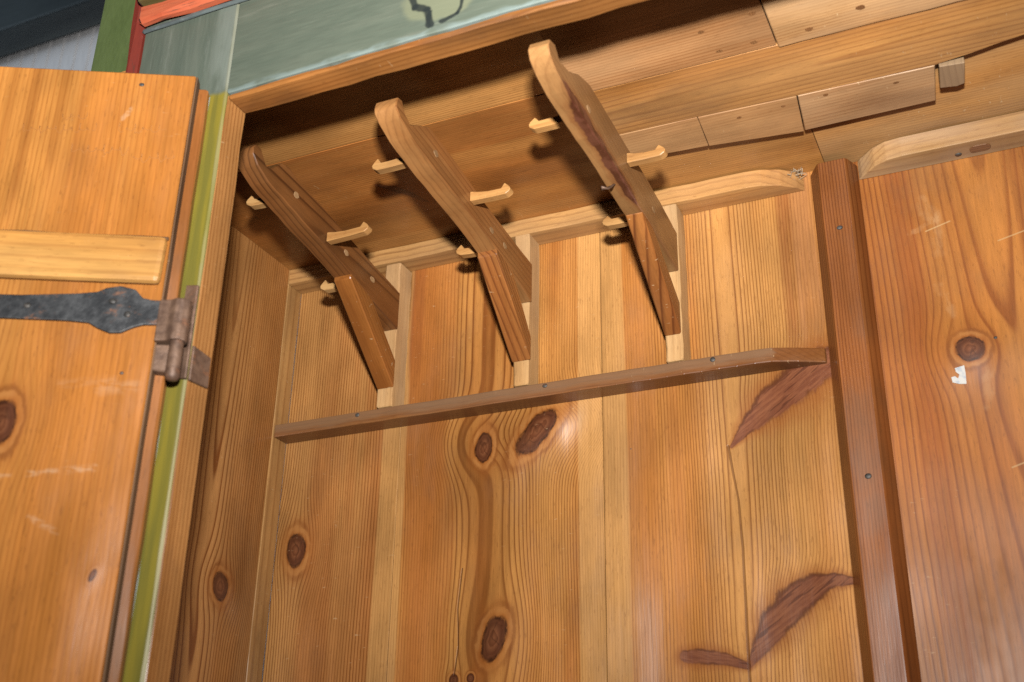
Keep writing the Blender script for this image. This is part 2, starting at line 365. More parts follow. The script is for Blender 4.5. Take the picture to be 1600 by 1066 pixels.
m_back3 = wood('pine_back_plank_heart', pith=(.505, .012), freq=330, contrast=.80, warp=.006, sap=[(.36, .401, .0015)], base=(.53, .258, .078), base2=(.46, .188, .044),
    spikes=[[(.5035, -.0686, .0015), (.5179, -.0529, .0067), (.5403, -.0338, .0145), (.5655, -.017, .0180), (.5966, .0006, .0150), (.6089, .0069, .0118)], [(.5067, -.2685, .0022), (.5178, -.2535, .0074), (.5314, -.2347, .0126), (.5495, -.2167, .0141), (.5698, -.2039, .0104), (.5849, -.2001, .0059), (.6018, -.2026, .003)], [(.4503, -.2573, .0052), (.4653, -.2582, .0067), (.4852, -.2614, .0052), (.505, -.2684, .003)]],
    cracks=[([(.500, -.068), (.506, -.12), (.508, -.165), (.507, -.22), (.506, -.272), (.505, -.60)], .0019)],
    streaks=[(.401, .428, -.6, .25, (.37, .135, .030), .55), (.440, .452, -.6, .25, (.40, .15, .04), .4), (.563, .577, .02, .3, (.27, .09, .03), .6), (.577, .60, .02, .3, (.38, .17, .07), .6)])
m_back4 = wood('pine_back_plank_right', pith=(.752, .045), freq=200, contrast=.9, warp=.010, dip=.035, base=(.47, .185, .040), base2=(.39, .13, .024), late=(.22, .060, .011), extra=scuffs,
    knots=[(.722, -.006, .0112, .0120, 0, 0, 'round')], streaks=[(.668, .69, -.6, .25, (.31, .085, .014), .6), (.775, .83, -.6, .25, (.25, .075, .015), .6)], grime=.35, wear=.6, wave=.5, rough=.46, tint=.62, spec=.30)
m_back5 = wood('pine_back_plank_far', pith=(.98, .15), freq=190, base=(.46, .19, .05))
m_lwall = wood('pine_side_plank', cross='y', pith=(-.115, .022), freq=290, contrast=.9, warp=.006, dip=.020, knots=[(-.084, -.177, .0120, .0135, 0, 0, 'round')], base=(.47, .225, .075), base2=(.40, .165, .045), tint=.58)
m_strip = wood('pine_corner_strip', cross='y', pith=(.1, .2), freq=200, contrast=.35, base=(.46, .25, .09), base2=(.40, .20, .066), grime=.6)
m_ceil1 = wood('pine_top_plank_front', grain='x', cross='y', pith=(.20, .30), freq=330, contrast=.6, warp=.004, base=(.56, .280, .088), base2=(.50, .220, .058), tint=.60)
m_ceil2 = wood('pine_top_plank_middle', grain='x', cross='y', pith=(.30, .32), freq=350, contrast=.75, warp=.006, base=(.53, .240, .066), base2=(.41, .150, .034), late=(.20, .06, .013),
    spikes=[[(-.149, .189, .002), (-.135, .203, .0045), (-.118, .214, .0030), (-.100, .222, .001)]], streaks=[(-.224, -.17, -.1, .6, (.34, .115, .026), .7), (-.095, -.05, -.1, .6, (.36, .135, .030), .6)], rough=.36, swell=.25, tint=.58)
m_ceilr = [wood('pine_top_plank_%s' % nm, grain='x', cross='y', pith=pt, freq=fr, contrast=ct, warp=.007, dip=dp, base=bs, base2=b2, late=(.26, .095, .028), greycol=gc, greyamt=ga, wear=.9, grime=.7, rough=.44, tint=.61)
    for nm, pt, fr, ct, dp, bs, b2, gc, ga in (
        ('weathered', (.05, .33), 290, .75, .02, (.50, .265, .115), (.41, .20, .080), (.44, .26, .130), .4),
        ('weathered_right', (.03, .33), 290, .65, .02, (.58, .335, .150), (.50, .27, .110), (.52, .34, .19), .5),
        ('flame', (-.180, .2215), 200, .95, .020, (.54, .268, .084), (.44, .188, .048), (.40, .25, .13), .2),
        ('slat', (.15, .32), 250, .45, .02, (.53, .295, .125), (.46, .24, .100), (.48, .28, .13), .35),
        ('slat_right', (.15, .33), 250, .45, .02, (.56, .325, .155), (.46, .25, .115), (.58, .38, .21), .4),
        ('recess', (.2, .32), 300, .6, .02, (.55, .270, .078), (.46, .20, .050), (.42, .24, .10), .15),
        ('recess_right', (.2, .34), 300, .6, .02, (.55, .285, .098), (.46, .22, .066), (.44, .29, .15), .3))]
m_block = wood('weathered_block', grain='y', cross='x', freq=220, base=(.36, .23, .125), base2=(.29, .18, .09), late=(.18, .10, .05), greycol=(.32, .225, .14), greyamt=.6)
m_rail = wood('pine_rail', grain='x', cross='z', pith=(.06, .05), freq=300, contrast=.8, warp=.006, base=(.32, .140, .042), base2=(.24, .085, .022), late=(.18, .060, .016), greycol=(.29, .195, .125), greyamt=.15, wear=.8, tint=.56, wave=.5, extra=weathered_front)
m_ubat = wood('pine_top_batten', grain='x', cross='z', pith=(.25, .02), freq=170, contrast=.6, base=(.55, .300, .108), base2=(.48, .225, .070), greycol=(.36, .22, .11), greyamt=.3)
m_ubatr = wood('pine_top_batten_right', grain='x', cross='z', pith=(.27, .03), freq=170, contrast=.4, base=(.53, .33, .150), base2=(.46, .26, .105), greycol=(.38, .26, .17), greyamt=.55)
m_upr = wood('pale_upright', grain='z', cross='x', pith=(.30, .1), freq=200, contrast=.3, base=(.60, .370, .170), base2=(.52, .290, .115), late=(.36, .16, .05), greycol=(.38, .25, .14), greyamt=.45, grime=.5)
m_cbat = wood('pine_centre_batten', grain='z', cross='x', pith=(.50, .0), freq=360, contrast=.9, warp=.004, base=(.38, .130, .034), base2=(.30, .085, .020), late=(.17, .042, .009), grime=.6, wear=.6, tint=.47, wave=.5)
RA = math.radians(6)
m_arm1 = wood('pine_arm_dark', grain='y', cross='z', pith=(.115, .172), freq=150, contrast=.95, warp=.012, dip=.03, rot=RA, base=(.36, .145, .044), base2=(.26, .085, .022), late=(.065, .018, .006), rough=.32, grime=.8, wave=.7, tint=.42, extra=edge_side_tones((.13, .048, .015), (.36, .15, .05), .35))
m_arm2 = wood('pine_arm_honey', grain='y', cross='z', pith=(.05, .36), freq=190, contrast=.60, warp=.012, dip=.03, rot=RA, base=(.45, .215, .075), base2=(.35, .135, .038), late=(.17, .052, .014), rough=.33, wave=.7, grime=.9, tint=.50, extra=edge_side_tones((.22, .095, .032), (.52, .27, .10), .42))
m_arm3 = wood('pine_arm_resin', grain='y', cross='z', pith=(.03, .50), freq=190, contrast=.5, warp=.012, dip=.03, rot=RA, base=(.45, .235, .092), base2=(.36, .160, .054), late=(.18, .06, .018), rough=.33, wave=.7, grime=.6, tint=.50, extra=lambda g, P, c, sd: resin(g, P, edge_side_tones((.25, .125, .052), (.55, .31, .12), .42)(g, P, c, sd), sd))
ROT = math.radians(40)
m_str = [wood('pine_strut_%s' % nm, grain='y', cross='z', pith=(pz, px), freq=fr, contrast=ct, warp=.006, base=bs, base2=b2, late=lt, rot=ROT, rough=.34, wear=.8, tint=.54, wave=.6, grime=.6)
    for nm, pz, px, fr, ct, bs, b2, lt in (('honey', .2, .12, 210, .6, (.45, .190, .048), (.38, .135, .030), (.22, .066, .014)),
        ('streaked', .1, .36, 240, .9, (.48, .200, .056), (.36, .120, .030), (.13, .032, .010)),
        ('red', .1, .50, 230, .95, (.45, .175, .046), (.30, .080, .020), (.11, .025, .008)))]
m_peg = wood('pale_peg', grain='x', cross='z', pith=(.1, .1), freq=420, contrast=.55, base=(.62, .37, .15), base2=(.50, .26, .09), late=(.34, .15, .045), wear=.5, grime=.9)
m_pegend = wood('pale_peg_end', grain='x', cross='z', freq=500, contrast=.3, base=(.36, .22, .11), base2=(.28, .16, .07), late=(.22, .11, .05), grime=.8)
m_door = wood('pine_door', grain='z', cross='x', pith=(.16, .05), freq=260, contrast=.50, warp=.009, dip=.02, tint=.58, extra=door_wear, base=(.56, .240, .056), base2=(.48, .180, .036), late=(.30, .090, .016),
    knots=[(-.097, -.155, .0095, .0165, 0, 0, 'round'), (-.017, -.260, .0022, .0045, -20, 0, 'round'), (-.30, -.10, .012, .018, 0, 0, 'round')], rough=.36, grime=.15, swell=.3,
    streaks=[(-.128, -.121, .02, .2, (.30, .10, .02), .6), (-.105, -.098, .05, .2, (.34, .115, .022), .55), (-.087, -.083, .04, .2, (.36, .12, .025), .5), (-.145, -.138, -.02, .2, (.32, .11, .02), .5)])
m_cleat = wood('pale_cleat', grain='x', cross='z', pith=(-.2, .05), freq=120, contrast=.4, base=(.64, .345, .105), base2=(.57, .275, .070), late=(.38, .155, .04), grime=.5)
m_lip = wood('pine_door_lip', grain='z', cross='x', freq=200, contrast=.4, base=(.44, .180, .052), base2=(.36, .135, .036), grime=.9, tint=.48)
m_edge = wood('stained_door_edge', grain='z', cross='x', freq=200, contrast=.4, base=(.17, .095, .050), base2=(.12, .065, .035), late=(.08, .04, .02), grime=.9, rough=.7, spec=.2)
m_reveal = wood('pine_frame_reveal', grain='z', cross='y', pith=(-.2, .3), freq=260, contrast=.7, base=(.44, .205, .066), base2=(.36, .145, .038), grime=.9, wear=.9, tint=.50)
m_hreveal = wood('pine_header_reveal', grain='x', cross='y', pith=(-.3, .3), freq=330, contrast=.5, base=(.47, .20, .056), base2=(.39, .14, .032), grime=.9, wear=.6, tint=.40)
m_bluel = paint('blue_paint', (.22, .33, .39), (.32, .45, .52), (60, 60, 8))

# paints of the front; the layout (olive rebate, pale rubbed line) is the paintwork itself
def stile_extra(g, P, c, sd):
    sp = g.n('ShaderNodeSeparateXYZ'); g.L.new(P, sp.inputs[0]); x, y, z = sp.outputs
    n = g.noise(P, (60, 60, 20), sd+7, 3)
    zz = g.add(z, g.mul(g.sub(n, .5), .01)); xx = g.add(x, g.mul(g.sub(n, .5), .0035))
    ol = g.mix(g.step(g.noise(P, (120, 20, 9), sd+8, 3), .35, .65), (.300, .245, .026), (.200, .180, .026))
    c = g.mix(g.step(zz, .139, .144, 1, 0), c, g.scalecol(ol, 1.30))
    pale = g.mul(g.step(xx, .2025, .2040), g.step(n, .30, .52)); c = g.mix(g.mul(pale, .45), c, (.36, .33, .17))
    jl = g.mul(g.step(zz, .141, .147), g.mul(g.step(xx, .174, .196), g.step(n, .35, .6))); return g.mix(g.mul(jl, .35), c, (.46, .52, .47))
m_stile = paint('teal_paint', (.150, .190, .148), (.205, .240, .190), (50, 50, 5), worn=(.42, .46, .40), wornamt=.28, rough=.55, tint=.36, extra=stile_extra)
def header_extra(g, P, c, sd):
    sp = g.n('ShaderNodeSeparateXYZ'); g.L.new(P, sp.inputs[0]); x, y, z = sp.outputs
    n = g.noise(P, (40, 40, 60), sd+7, 4)
    zz = g.add(z, g.mul(g.sub(n, .5), .012))
    c = g.mix(g.mul(g.step(zz, .1420, .1455, 1, 0), g.step(n, .30, .55, .10, .70)), c, (.34, .44, .43))
    xw = g.add(x, g.mul(g.sub(g.noise(P, (50, 50, 50), sd+9, 2), .5), .012)); zw = g.add(z, g.mul(g.sub(g.noise(P, (50, 50, 50), sd+10, 2), .5), .012))
    e = g.m('SQRT', g.add(g.m('POWER', g.m('DIVIDE', g.sub(xw, .400), .035), 2.0), g.m('POWER', g.m('DIVIDE', g.sub(zw, .172), .022), 2.0)))
    c = g.mix(g.step(e, .85, 1.05, .75, 0), c, (.30, .325, .205))
    for pts, wd in (([(.374, .186), (.379, .170), (.390, .164), (.393, .150)], .0042), ([(.393, .160), (.390, .149)], .0030), ([(.402, .148), (.414, .154), (.420, .166), (.430, .172), (.441, .176)], .0026)):
        for p, q in zip(pts[:-1], pts[1:]): c = g.mix(g.step(g.seg(xw, zw, p, q), wd*.45, wd, .92, 0), c, (.030, .040, .040))
    return c
m_header = paint('teal_header_paint', (.155, .195, .150), (.205, .240, .185), (6, 50, 50), worn=(.42, .44, .36), wornamt=.25, rough=.42, tint=.35, extra=header_extra)
m_green = paint('green_paint', (.105, .150, .048), (.130, .180, .062), (40, 40, 12), worn=(.05, .06, .03), wornamt=.5)
m_dred = paint('dark_red_paint', (.20, .030, .018), (.15, .022, .014), (60, 60, 12), worn=(.07, .03, .02), wornamt=.6)
m_orange = paint('orange_red_paint', (.60, .150, .070), (.46, .090, .040), (7, 90, 220), worn=(.13, .06, .04), wornamt=.95)
m_olive = paint('olive_paint', (.13, .10, .035), (.10, .085, .03), (10, 60, 90), worn=(.30, .16, .07), wornamt=.5)
m_shadow_line = paint('shadow_line_paint', (.085, .105, .11), (.12, .15, .15), (20, 60, 60), worn=(.3, .33, .32), wornamt=.3)
m_wallp = paint('grey_cladding', (.62, .63, .66), (.67, .68, .70), (30, 30, 3), worn=(.57, .58, .61), wornamt=.3, rough=.6, tint=1.05)
m_wallj = paint('white_joint', (.90, .90, .91), (.88, .88, .9), (30, 30, 3), wornamt=0, rough=.6, tint=1.0)
m_beam = paint('dark_beam_paint', (.085, .105, .108), (.12, .145, .145), (6, 40, 40), worn=(.09, .10, .10), wornamt=.3, rough=.6)

# ------------------------------------------------------------------ the wardrobe: carcase
WD = empty('wardrobe', (0, 0, -1.25))
WD['label'] = 'old pine wardrobe with painted front, open plank door and hook arms inside'; WD['category'] = 'wardrobe'
def fix(o):   # parts are modelled in place; keep them there under the wardrobe's base
    o.matrix_parent_inverse = Matrix.Translation((0, 0, 1.25)); return o
_link = link
def link(name, me, mat, parent):
    o = _link(name, me, mat, parent)
    if parent is WD: fix(o)
    return o
ZB, ZT = -1.25, .2075
back = []
for (x0, x1, mt) in ((.0, .1468, m_back1), (.1474, .3762, m_back2), (.3768, .6230, m_back3), (.6236, .88, m_back4), (.8806, 1.22, m_back5)):
    back.append(board('back_plank', (x0, x1), (0, .018), (ZB, .24), mt, WD, bev=.0004, jit=0, along=2, n=8))
board('side_plank', (-.020, 0), (-.385, -.0272), (ZB, .24), m_lwall, WD, bev=.0006, jit=.0001, along=2, n=8)
board('corner_strip', (-.020, .0004), (-.0268, -.0004), (ZB, .24), m_strip, WD, bev=.0005, jit=.0002, along=2)
board('side_plank', (1.22, 1.24), (-.385, .018), (ZB, .24), m_lwall, WD, bev=.0006, jit=0, along=2, n=4)
board('bottom_plank', (0, 1.22), (-.385, 0), (ZB-.02, ZB), m_ceil1, WD, bev=.0006, jit=0, along=0, n=4)
# top, two planks on the left
board('top_plank', (0, .4395), (-.384, -.2243), (.207, .225), m_ceil1, WD, bev=.0006, jit=.0001, along=0, n=8)
board('top_plank', (0, .4395), (-.2237, 0), (.207, .225), m_ceil2, WD, bev=.0006, jit=.0001, along=0, n=8)
# top on the right: weathered pieces, a slat row and the recessed back plank
tpA = board('top_plank', (.4400, .6165), (-.384, -.2205), (.1985, .222), m_ceilr[0], WD, bev=.0006, jit=.0001, along=0, n=8)
tpB = board('top_plank', (.6178, 1.22), (-.384, -.2170), (.1975, .222), m_ceilr[1], WD, bev=.0010, jit=.0003, along=0)
prism('top_plank', [(.4400, -.2198), (1.22, -.2163), (1.22, -.172), (.86, -.160), (.812, -.1535), (.784, -.149), (.764, -.1445), (.735, -.1400), (.617, -.1430), (.527, -.1465), (.4400, -.1480)], 2, .1992, .222, m_ceilr[2], WD, bev=.0005, seg=1)
prism('top_slat', [(.4400, -.1476), (.5265, -.1460), (.5235, -.0975), (.4400, -.1035)], 2, .1990, .215, m_ceilr[3], WD, bev=.0005, seg=1)
tsA = prism('top_slat', [(.5272, -.1460), (.6166, -.1425), (.6118, -.0865), (.5242, -.0975)], 2, .1986, .215, m_ceilr[3], WD, bev=.0005, seg=1)
tsB = prism('top_slat', [(.6176, -.1425), (.7340, -.1396), (.7290, -.0875), (.6128, -.0870)], 2, .1990, .215, m_ceilr[4], WD, bev=.0008, seg=1)
board('top_plank', (.4400, .6165), (-.20, 0), (.2085, .2228), m_ceilr[5], WD, bev=.0004, jit=0, along=0, n=6)
board('top_plank', (.6171, 1.22), (-.20, 0), (.2085, .2228), m_ceilr[6], WD, bev=.0004, jit=0, along=0, n=6)
prism('wedge_block', [(.7370, -.1400), (.7575, -.1375), (.7548, -.1075), (.7480, -.1055), (.7420, -.1070), (.7345, -.1085)], 2, .1965, .215, m_block, WD, bev=.0006, seg=1)

# ------------------------------------------------------------------ battens and rails on the back
def wobble(pts, step=.017, amp=.0006):
    rs = random.Random(5); out = []
    for i, p in enumerate(pts):
        q = pts[(i+1) % len(pts)]; L_ = math.dist(p, q); n = max(1, int(L_/step)); front = p[1] < -.01 and q[1] < -.01
        for k in range(n):
            t = k/n; out.append((p[0]+(q[0]-p[0])*t, p[1]+(q[1]-p[1])*t+(rs.uniform(-amp, amp) if (front and k) else 0)))
    return out
rail = prism('rail', wobble([(.0006, -.0003), (.0006, -.0250), (.10, -.0254), (.25, -.0247), (.40, -.0253), (.536, -.0250), (.552, -.0240), (.575, -.0150), (.5975, -.0040), (.5985, -.0003)]), 2, .0, .0145, m_rail, WD, bev=.0012)
prism('top_batten', wobble([(.0006, -.0003), (.0006, -.0280), (.540, -.0280), (.556, -.0262), (.574, -.0190), (.588, -.0085), (.594, -.0003)]), 2, .1880, .2068, m_ubat, WD, bev=.0010)
prism('top_batten', [(.6465, -.0003), (.650, -.0055), (.664, -.0200), (.676, -.0262), (.690, -.0280), (1.2195, -.0280), (1.2195, -.0003)], 2, .1870, .2080, m_ubatr, WD, bev=.0010)
prism('centre_batten', [(.6005, -.0003), (.6090, -.0165), (.6115, -.0200), (.6370, -.0200), (.6395, -.0175), (.6465, -.0003)], 2, ZB, .2035, m_cbat, WD, bev=.0008)
UP = ((.1312, .1500, .0147, .1868), (.2905, .3075, .0147, .1905), (.4525, .4695, .0147, .1878))
for (x0, x1, z0, z1) in UP:
    board('upright', (x0, x1), (-.0275, -.0004), (z0, z1), m_upr, WD, bev=.0012, jit=.0004, along=2, n=12)
# nail heads
def nail(p, nrm, r, parent, name='nail', sq=False):
    bm = bmesh.new(); bmesh.ops.create_uvsphere(bm, u_segments=10, v_segments=6, radius=1)
    q = Vector(nrm).to_track_quat('Z', 'Y').to_matrix().to_4x4()
    bmesh.ops.transform(bm, matrix=Matrix.Translation(p) @ q @ Matrix.Diagonal((r, r*random.uniform(.75, 1), r*.35, 1)), verts=bm.verts[:])
    o = from_bm(name, bm, NAIL, parent)
    for f in o.data.polygons: f.use_smooth = True
    return o
E_ = [o for o in WD.children if o.name.startswith('rail')][0]
CB = [o for o in WD.children if o.name.startswith('centre_batten')][0]
TB = [o for o in WD.children if o.name.startswith('top_batten')]
for x in (.107, .325, .497): nail((x, -.0253, .0108), (0, -1, 0), .0028, rail)
for z in (.128, -.118): nail((.6255, -.0202, z), (0, -1, 0), .0030, CB)
nail((.739, -.010, .1868), (0, 0, -1), .0032, TB[1])
PLUGS = [(.6075, -.2672, tpA, .1985, .0034), (.5708, -.2313, tpA, .1985, .0030), (.6002, -.2313, tpA, .1985, .0032), (.5634, -.2614, tpA, .1985, .0028), (.6457, -.2312, tpB, .1975, .0034), (.6888, -.2414, tpB, .1975, .0038),
    (.5620, -.1315, tsA, .1986, .0024), (.6029, -.1332, tsA, .1986, .0022), (.6407, -.1346, tsB, .1990, .0024), (.7002, -.1283, tsB, .1990, .0022)]
m_plug = wood('plug', grain='y', cross='x', freq=500, base=(.30, .15, .06), base2=(.22, .10, .04), late=(.12, .05, .02), grime=.8)
for (x, y, par, z, r) in PLUGS:
    prism('plug', [(x+r*math.cos(a_*math.pi/5)*random.uniform(.8, 1.2), y+r*.7*math.sin(a_*math.pi/5)*random.uniform(.8, 1.2)) for a_ in range(10)], 2, z-.0002, z+.003, m_plug, par, bev=0)
HOLE = wood('knot_hole', grain='x', cross='z', freq=300, base=(.30, .14, .06), base2=(.16, .06, .025), late=(.06, .02, .01), grime=.8)
kn = prism('loose_knot', [(.7585+.0095*math.cos(a), -.0135+.0060*math.sin(a)+.001*math.sin(3*a)) for a in [i*math.pi/7 for i in range(14)]], 2, .1862, .1880, HOLE, TB[1], bev=.0004, seg=1)
nail((.744, 0.0002, .001), (0, -1, 0), .0018, back[3]); nail((.405, 0.0002, -.058), (0, -1, 0), .0009, back[2])

# ------------------------------------------------------------------ the three hook arms
ARM = (
 dict(x=(.1308, .1522), mat=m_arm1, smat=m_str[0], label='dark streaked hook arm, leftmost',
  o=[(-.304, .168), (-.300, .174), (-.292, .1725), (-.282, .1605), (-.273, .1635), (-.260, .177), (-.247, .1795), (-.231, .1740), (-.195, .1700), (-.147, .1630), (-.090, .1550), (-.0276, .1470), (-.0276, .1030), (-.060, .1080), (-.121, .1210), (-.165, .1290), (-.207, .1345), (-.241, .1405), (-.276, .1460), (-.294, .1540), (-.303, .1620)],
  s=[(-.127, .1240), (-.127, .1185), (-.0276, .0345), (-.0276, .0660), (-.094, .1240)],
  L=[(-.238, .1540, .030), (-.088, .1360, .040)], R=[(-.172, .1400, .048)], ends=[(-.232, .1570), (-.139, .1410), (-.086, .1360)]),
 dict(x=(.2888, .3110), mat=m_arm2, smat=m_str[1], label='honey brown hook arm in the middle of the three',
  o=[(-.319, .162), (-.316, .169), (-.309, .1705), (-.303, .1605), (-.293, .1560), (-.278, .1655), (-.260, .1745), (-.246, .1738), (-.200, .1690), (-.169, .1640), (-.128, .1590), (-.080, .1545), (-.0276, .1500), (-.0276, .1060), (-.060, .1130), (-.105, .1230), (-.165, .1320), (-.213, .1355), (-.255, .1390), (-.290, .1445), (-.310, .1520), (-.318, .1570)],
  s=[(-.114, .1255), (-.114, .1190), (-.0276, .0400), (-.0276, .0660), (-.080, .1255)],
  L=[(-.2460, .1545, .042), (-.094, .1395, .032)], R=[(-.172, .1490, .042)], ends=[(-.245, .1550), (-.127, .1385), (-.096, .1370)]),
 dict(x=(.4515, .4690), mat=m_arm3, smat=m_str[2], label='hook arm with a dark resin streak along its lower edge',
  o=[(-.361, .143), (-.357, .150), (-.347, .1530), (-.337, .1435), (-.318, .1480), (-.296, .1600), (-.271, .1670), (-.241, .1660), (-.191, .1635), (-.126, .1625), (-.080, .1590), (-.0276, .1530), (-.0276, .1100), (-.090, .1150), (-.138, .1170), (-.178, .1190), (-.225, .1225), (-.261, .1220), (-.297, .1235), (-.323, .1245), (-.344, .1290), (-.357, .1355)],
  s=[(-.138, .1210), (-.138, .1170), (-.0276, .0410), (-.0276, .0750), (-.112, .1210)],
  L=[(-.252, .1530, .045), (-.093, .1400, .037)], R=[(-.176, .1490, .036)], ends=[(-.274, .1400), (-.104, .1380)]))
def carve(pts, step=.011, amp=.0005):
    rs = random.Random(len(pts)*7); out = []
    for i, p in enumerate(pts):
        q = pts[(i+1) % len(pts)]; L_ = math.dist(p, q); n = max(1, int(L_/step))
        for k in range(n):
            t = k/n; a_ = amp if (L_ > .005 and p[0] < -.03) else 0
            nx, nz = -(q[1]-p[1])/L_, (q[0]-p[0])/L_; o_ = rs.uniform(-a_, a_)
            out.append((p[0]+(q[0]-p[0])*t+nx*o_, p[1]+(q[1]-p[1])*t+nz*o_))
    return out
def peg(x0, y, z, ln, sgn, parent, fat=1.0):
    t = .0048*fat; h = .0032+random.uniform(-.0006, .0006)
    pr = [(0, -t), (ln*.55, -t*.95), (ln-.005, -t*.80), (ln-.0008, -t*.25), (ln, t*.35), (ln-.0018, t*.9), (ln-.0060, t+h), (ln-.0085, t*.95), (ln-.0095, t*.62), (ln*.45, t*.55), (ln*.20, t*.80), (.002, t*1.12), (0, t*1.1)]
    tilt = random.uniform(-.05, .02)
    pts = [(x0+sgn*p, z+q+tilt*p) for p, q in pr]
    w = .0044*fat
    return prism('peg', pts, 1, y-w, y+w, m_peg, parent, bev=.0006, seg=1)
for A in ARM:
    pts = carve(A['o'])
    arm = prism('hook_arm', pts, 0, A['x'][0], A['x'][1], A['mat'], WD, bev=.0010, seg=1, smooth=True)
    arm['label'] = A['label']
    prism('strut', A['s'], 0, A['x'][0]+.0004, A['x'][1]-.0004, A['smat'], arm, bev=.0012, seg=1)
    for (y, z, ln) in A['L']: peg(A['x'][0], y, z, ln, -1, arm)
    for (y, z, ln) in A['R']: peg(A['x'][1], y, z, ln, 1, arm)
    for (y, z) in A['ends']:
        prism('peg_end', [(y+.0046*math.cos(k*math.pi/6)*random.uniform(.8, 1.1), z+.0034*math.sin(k*math.pi/6)*random.uniform(.75, 1.1)) for k in range(12)], 0, A['x'][1]-.003, A['x'][1]+.0003, m_pegend, arm, bev=.0002, seg=1)
    if A is ARM[2]:
        tube('bent_nail', [(.4600, -.186, .1215), (.4585, -.192, .1150), (.4565, -.197, .1110), (.4520, -.2005, .1100)], [.0014, .0013, .0012, .0022], RUST, arm, 8)

# ------------------------------------------------------------------ painted front
board('front_stile', (.1045, .2055), (-.410, -.3865), (ZB, .36), m_stile, WD, bev=.0014, jit=.0002, along=2)
board('stile_reveal', (.2057, .2068), (-.4085, -.3850), (ZB, .1385), m_reveal, WD, bev=.0005, jit=.0003, along=2)
board('header', (.2060, 1.22), (-.4102, -.3867), (.1400, .36), m_header, WD, bev=.0010, jit=.0002, along=0)
board('header_reveal', (.2070, 1.22), (-.4088, -.3848), (.1345, .1398), m_hreveal, WD, bev=.0016, jit=.0003, along=0)
board('bead', (.0900, .1042), (-.4160, -.3900), (ZB, .36), m_dred, WD, bev=.0045, jit=.0002, along=2)
prism('corner_post', [(-.0220, -.3470), (-.0145, -.3550), (.0600, -.3550), (.0600, -.3300), (-.0220, -.3300)], 2, ZB, .40, m_green, WD, bev=.0010)
board('moulding', (.1045, 1.22), (-.4140, -.4104), (.2310, .2352), m_shadow_line, WD, bev=.0015, jit=.0003, along=0)  # dark strip, colours in the shadow line below the orange moulding
board('moulding', (.1045, 1.22), (-.4230, -.4104), (.2354, .2535), m_orange, WD, bev=.0040, jit=.0003, along=0)
board('moulding', (.1045, 1.22), (-.4300, -.4104), (.2537, .3000), m_olive, WD, bev=.0040, jit=.0003, along=0)
board('crown_shadow_board', (-.14, 1.25), (-.430, -.414), (.3985, .47), m_olive, WD, bev=.003, along=0)  # added out of view, kept thin so its edge shades the upper wall

# ------------------------------------------------------------------ the door
DA = math.atan2(.468, .884)
DR = empty('door'); DR.parent = WD; fix(DR)
DR.location = (.192, -.432, 0); DR.rotation_euler = (0, 0, DA)
DR['label'] = 'open plank door swung wide on an iron strap hinge'
board('door_panel', (-.46, -.0006), (0, .0105), (-1.2, .146), m_door, DR, bev=.0010, jit=.0002, along=2, n=20)
board('door_edge', (-.0005, .0009), (.0008, .0105), (-1.2, .1455), m_edge, DR, bev=.0003, jit=.0002, along=2)
board('door_lip', (-.46, .0080), (.0110, .0205), (-1.2, .1415), m_lip, DR, bev=.0012, jit=.0003, along=2)
board('door_face', (-.46, .0085), (.0207, .0262), (-1.2, .1415), m_bluel, DR, bev=.0010, jit=.0003, along=2)
prism('cleat', [(-.46, -.0450), (-.46, -.0060), (-.0010, -.0070), (-.0022, -.0450)], 1, -.0090, -.0004, m_cleat, DR, bev=.0040, seg=2)
board('cleat_edge', (-.46, -.0012), (-.0030, -.0004), (-.0069, -.0040), m_edge, DR, bev=.0008, jit=.0004, along=0)
so = [(-.46, -.0580), (-.16, -.0582), (-.10, -.0575), (-.060, -.0545), (-.046, -.0525), (-.040, -.0490), (-.030, -.0470), (-.019, -.0495), (-.013, -.0560), (-.006, -.0575), (.0005, -.0575),
      (.0005, -.0770), (-.010, -.0775), (-.017, -.0800), (-.025, -.0845), (-.033, -.0850), (-.042, -.0815), (-.049, -.0775), (-.065, -.0765), (-.10, -.0765), (-.16, -.0768), (-.46, -.0770)]
prism('strap_hinge', so, 1, -.0030, -.0003, IRON, DR, bev=.0008, seg=2)
for (x, z, r) in ((-.034, -.060, .0030), (-.022, -.070, .0026), (-.094, -.066, .0028), (-.16, -.067, .003)): nail((x, -.0032, z), (0, -1, 0), r, DR)
nail((-.042, -.0002, .1345), (0, -1, 0), .0022, DR); nail((-.020, -.0002, -.115), (0, -1, 0), .0015, DR)
prism('hinge_knuckle', [(-.0005, -.0034), (.008, -.0046), (.0125, -.0078), (.0175, -.0082), (.0220, -.0050), (.0232, -.0010), (.0215, .0035), (.0170, .0062), (.0110, .0070), (.0010, .0075)], 2, -.0900, -.0570, RUST, DR, bev=.0012)
prism('hinge_plate', [(-.0022, -.0905), (.0108, -.0905), (.0108, -.1120), (-.0022, -.1110)], 1, .0015, .0106, RUST, DR, bev=.0010, seg=1)
tube('hinge_pin', [(.2068, -.4258, -.080), (.2068, -.4258, -.0905), (.2070, -.4260, -.110), (.2072, -.4262, -.1165), (.2072, -.4262, -.1195), (.2072, -.4262, -.1205)], [.0050, .0050, .0052, .0054, .0042, .0015], RUST, WD, 14)
prism('hinge_plate', [(.1955, -.0350), (.2070, -.0370), (.2074, -.1130), (.2000, -.1120), (.1970, -.0950), (.1950, -.0600)], 1, -.4128, -.4102, RUST, WD, bev=.0006, seg=1)
prism('hinge_plate', [(-.4100, -.0860), (-.3895, -.0880), (-.3885, -.1120), (-.4100, -.1135)], 0, .2070, .2092, RUST, WD, bev=.0006, seg=1)
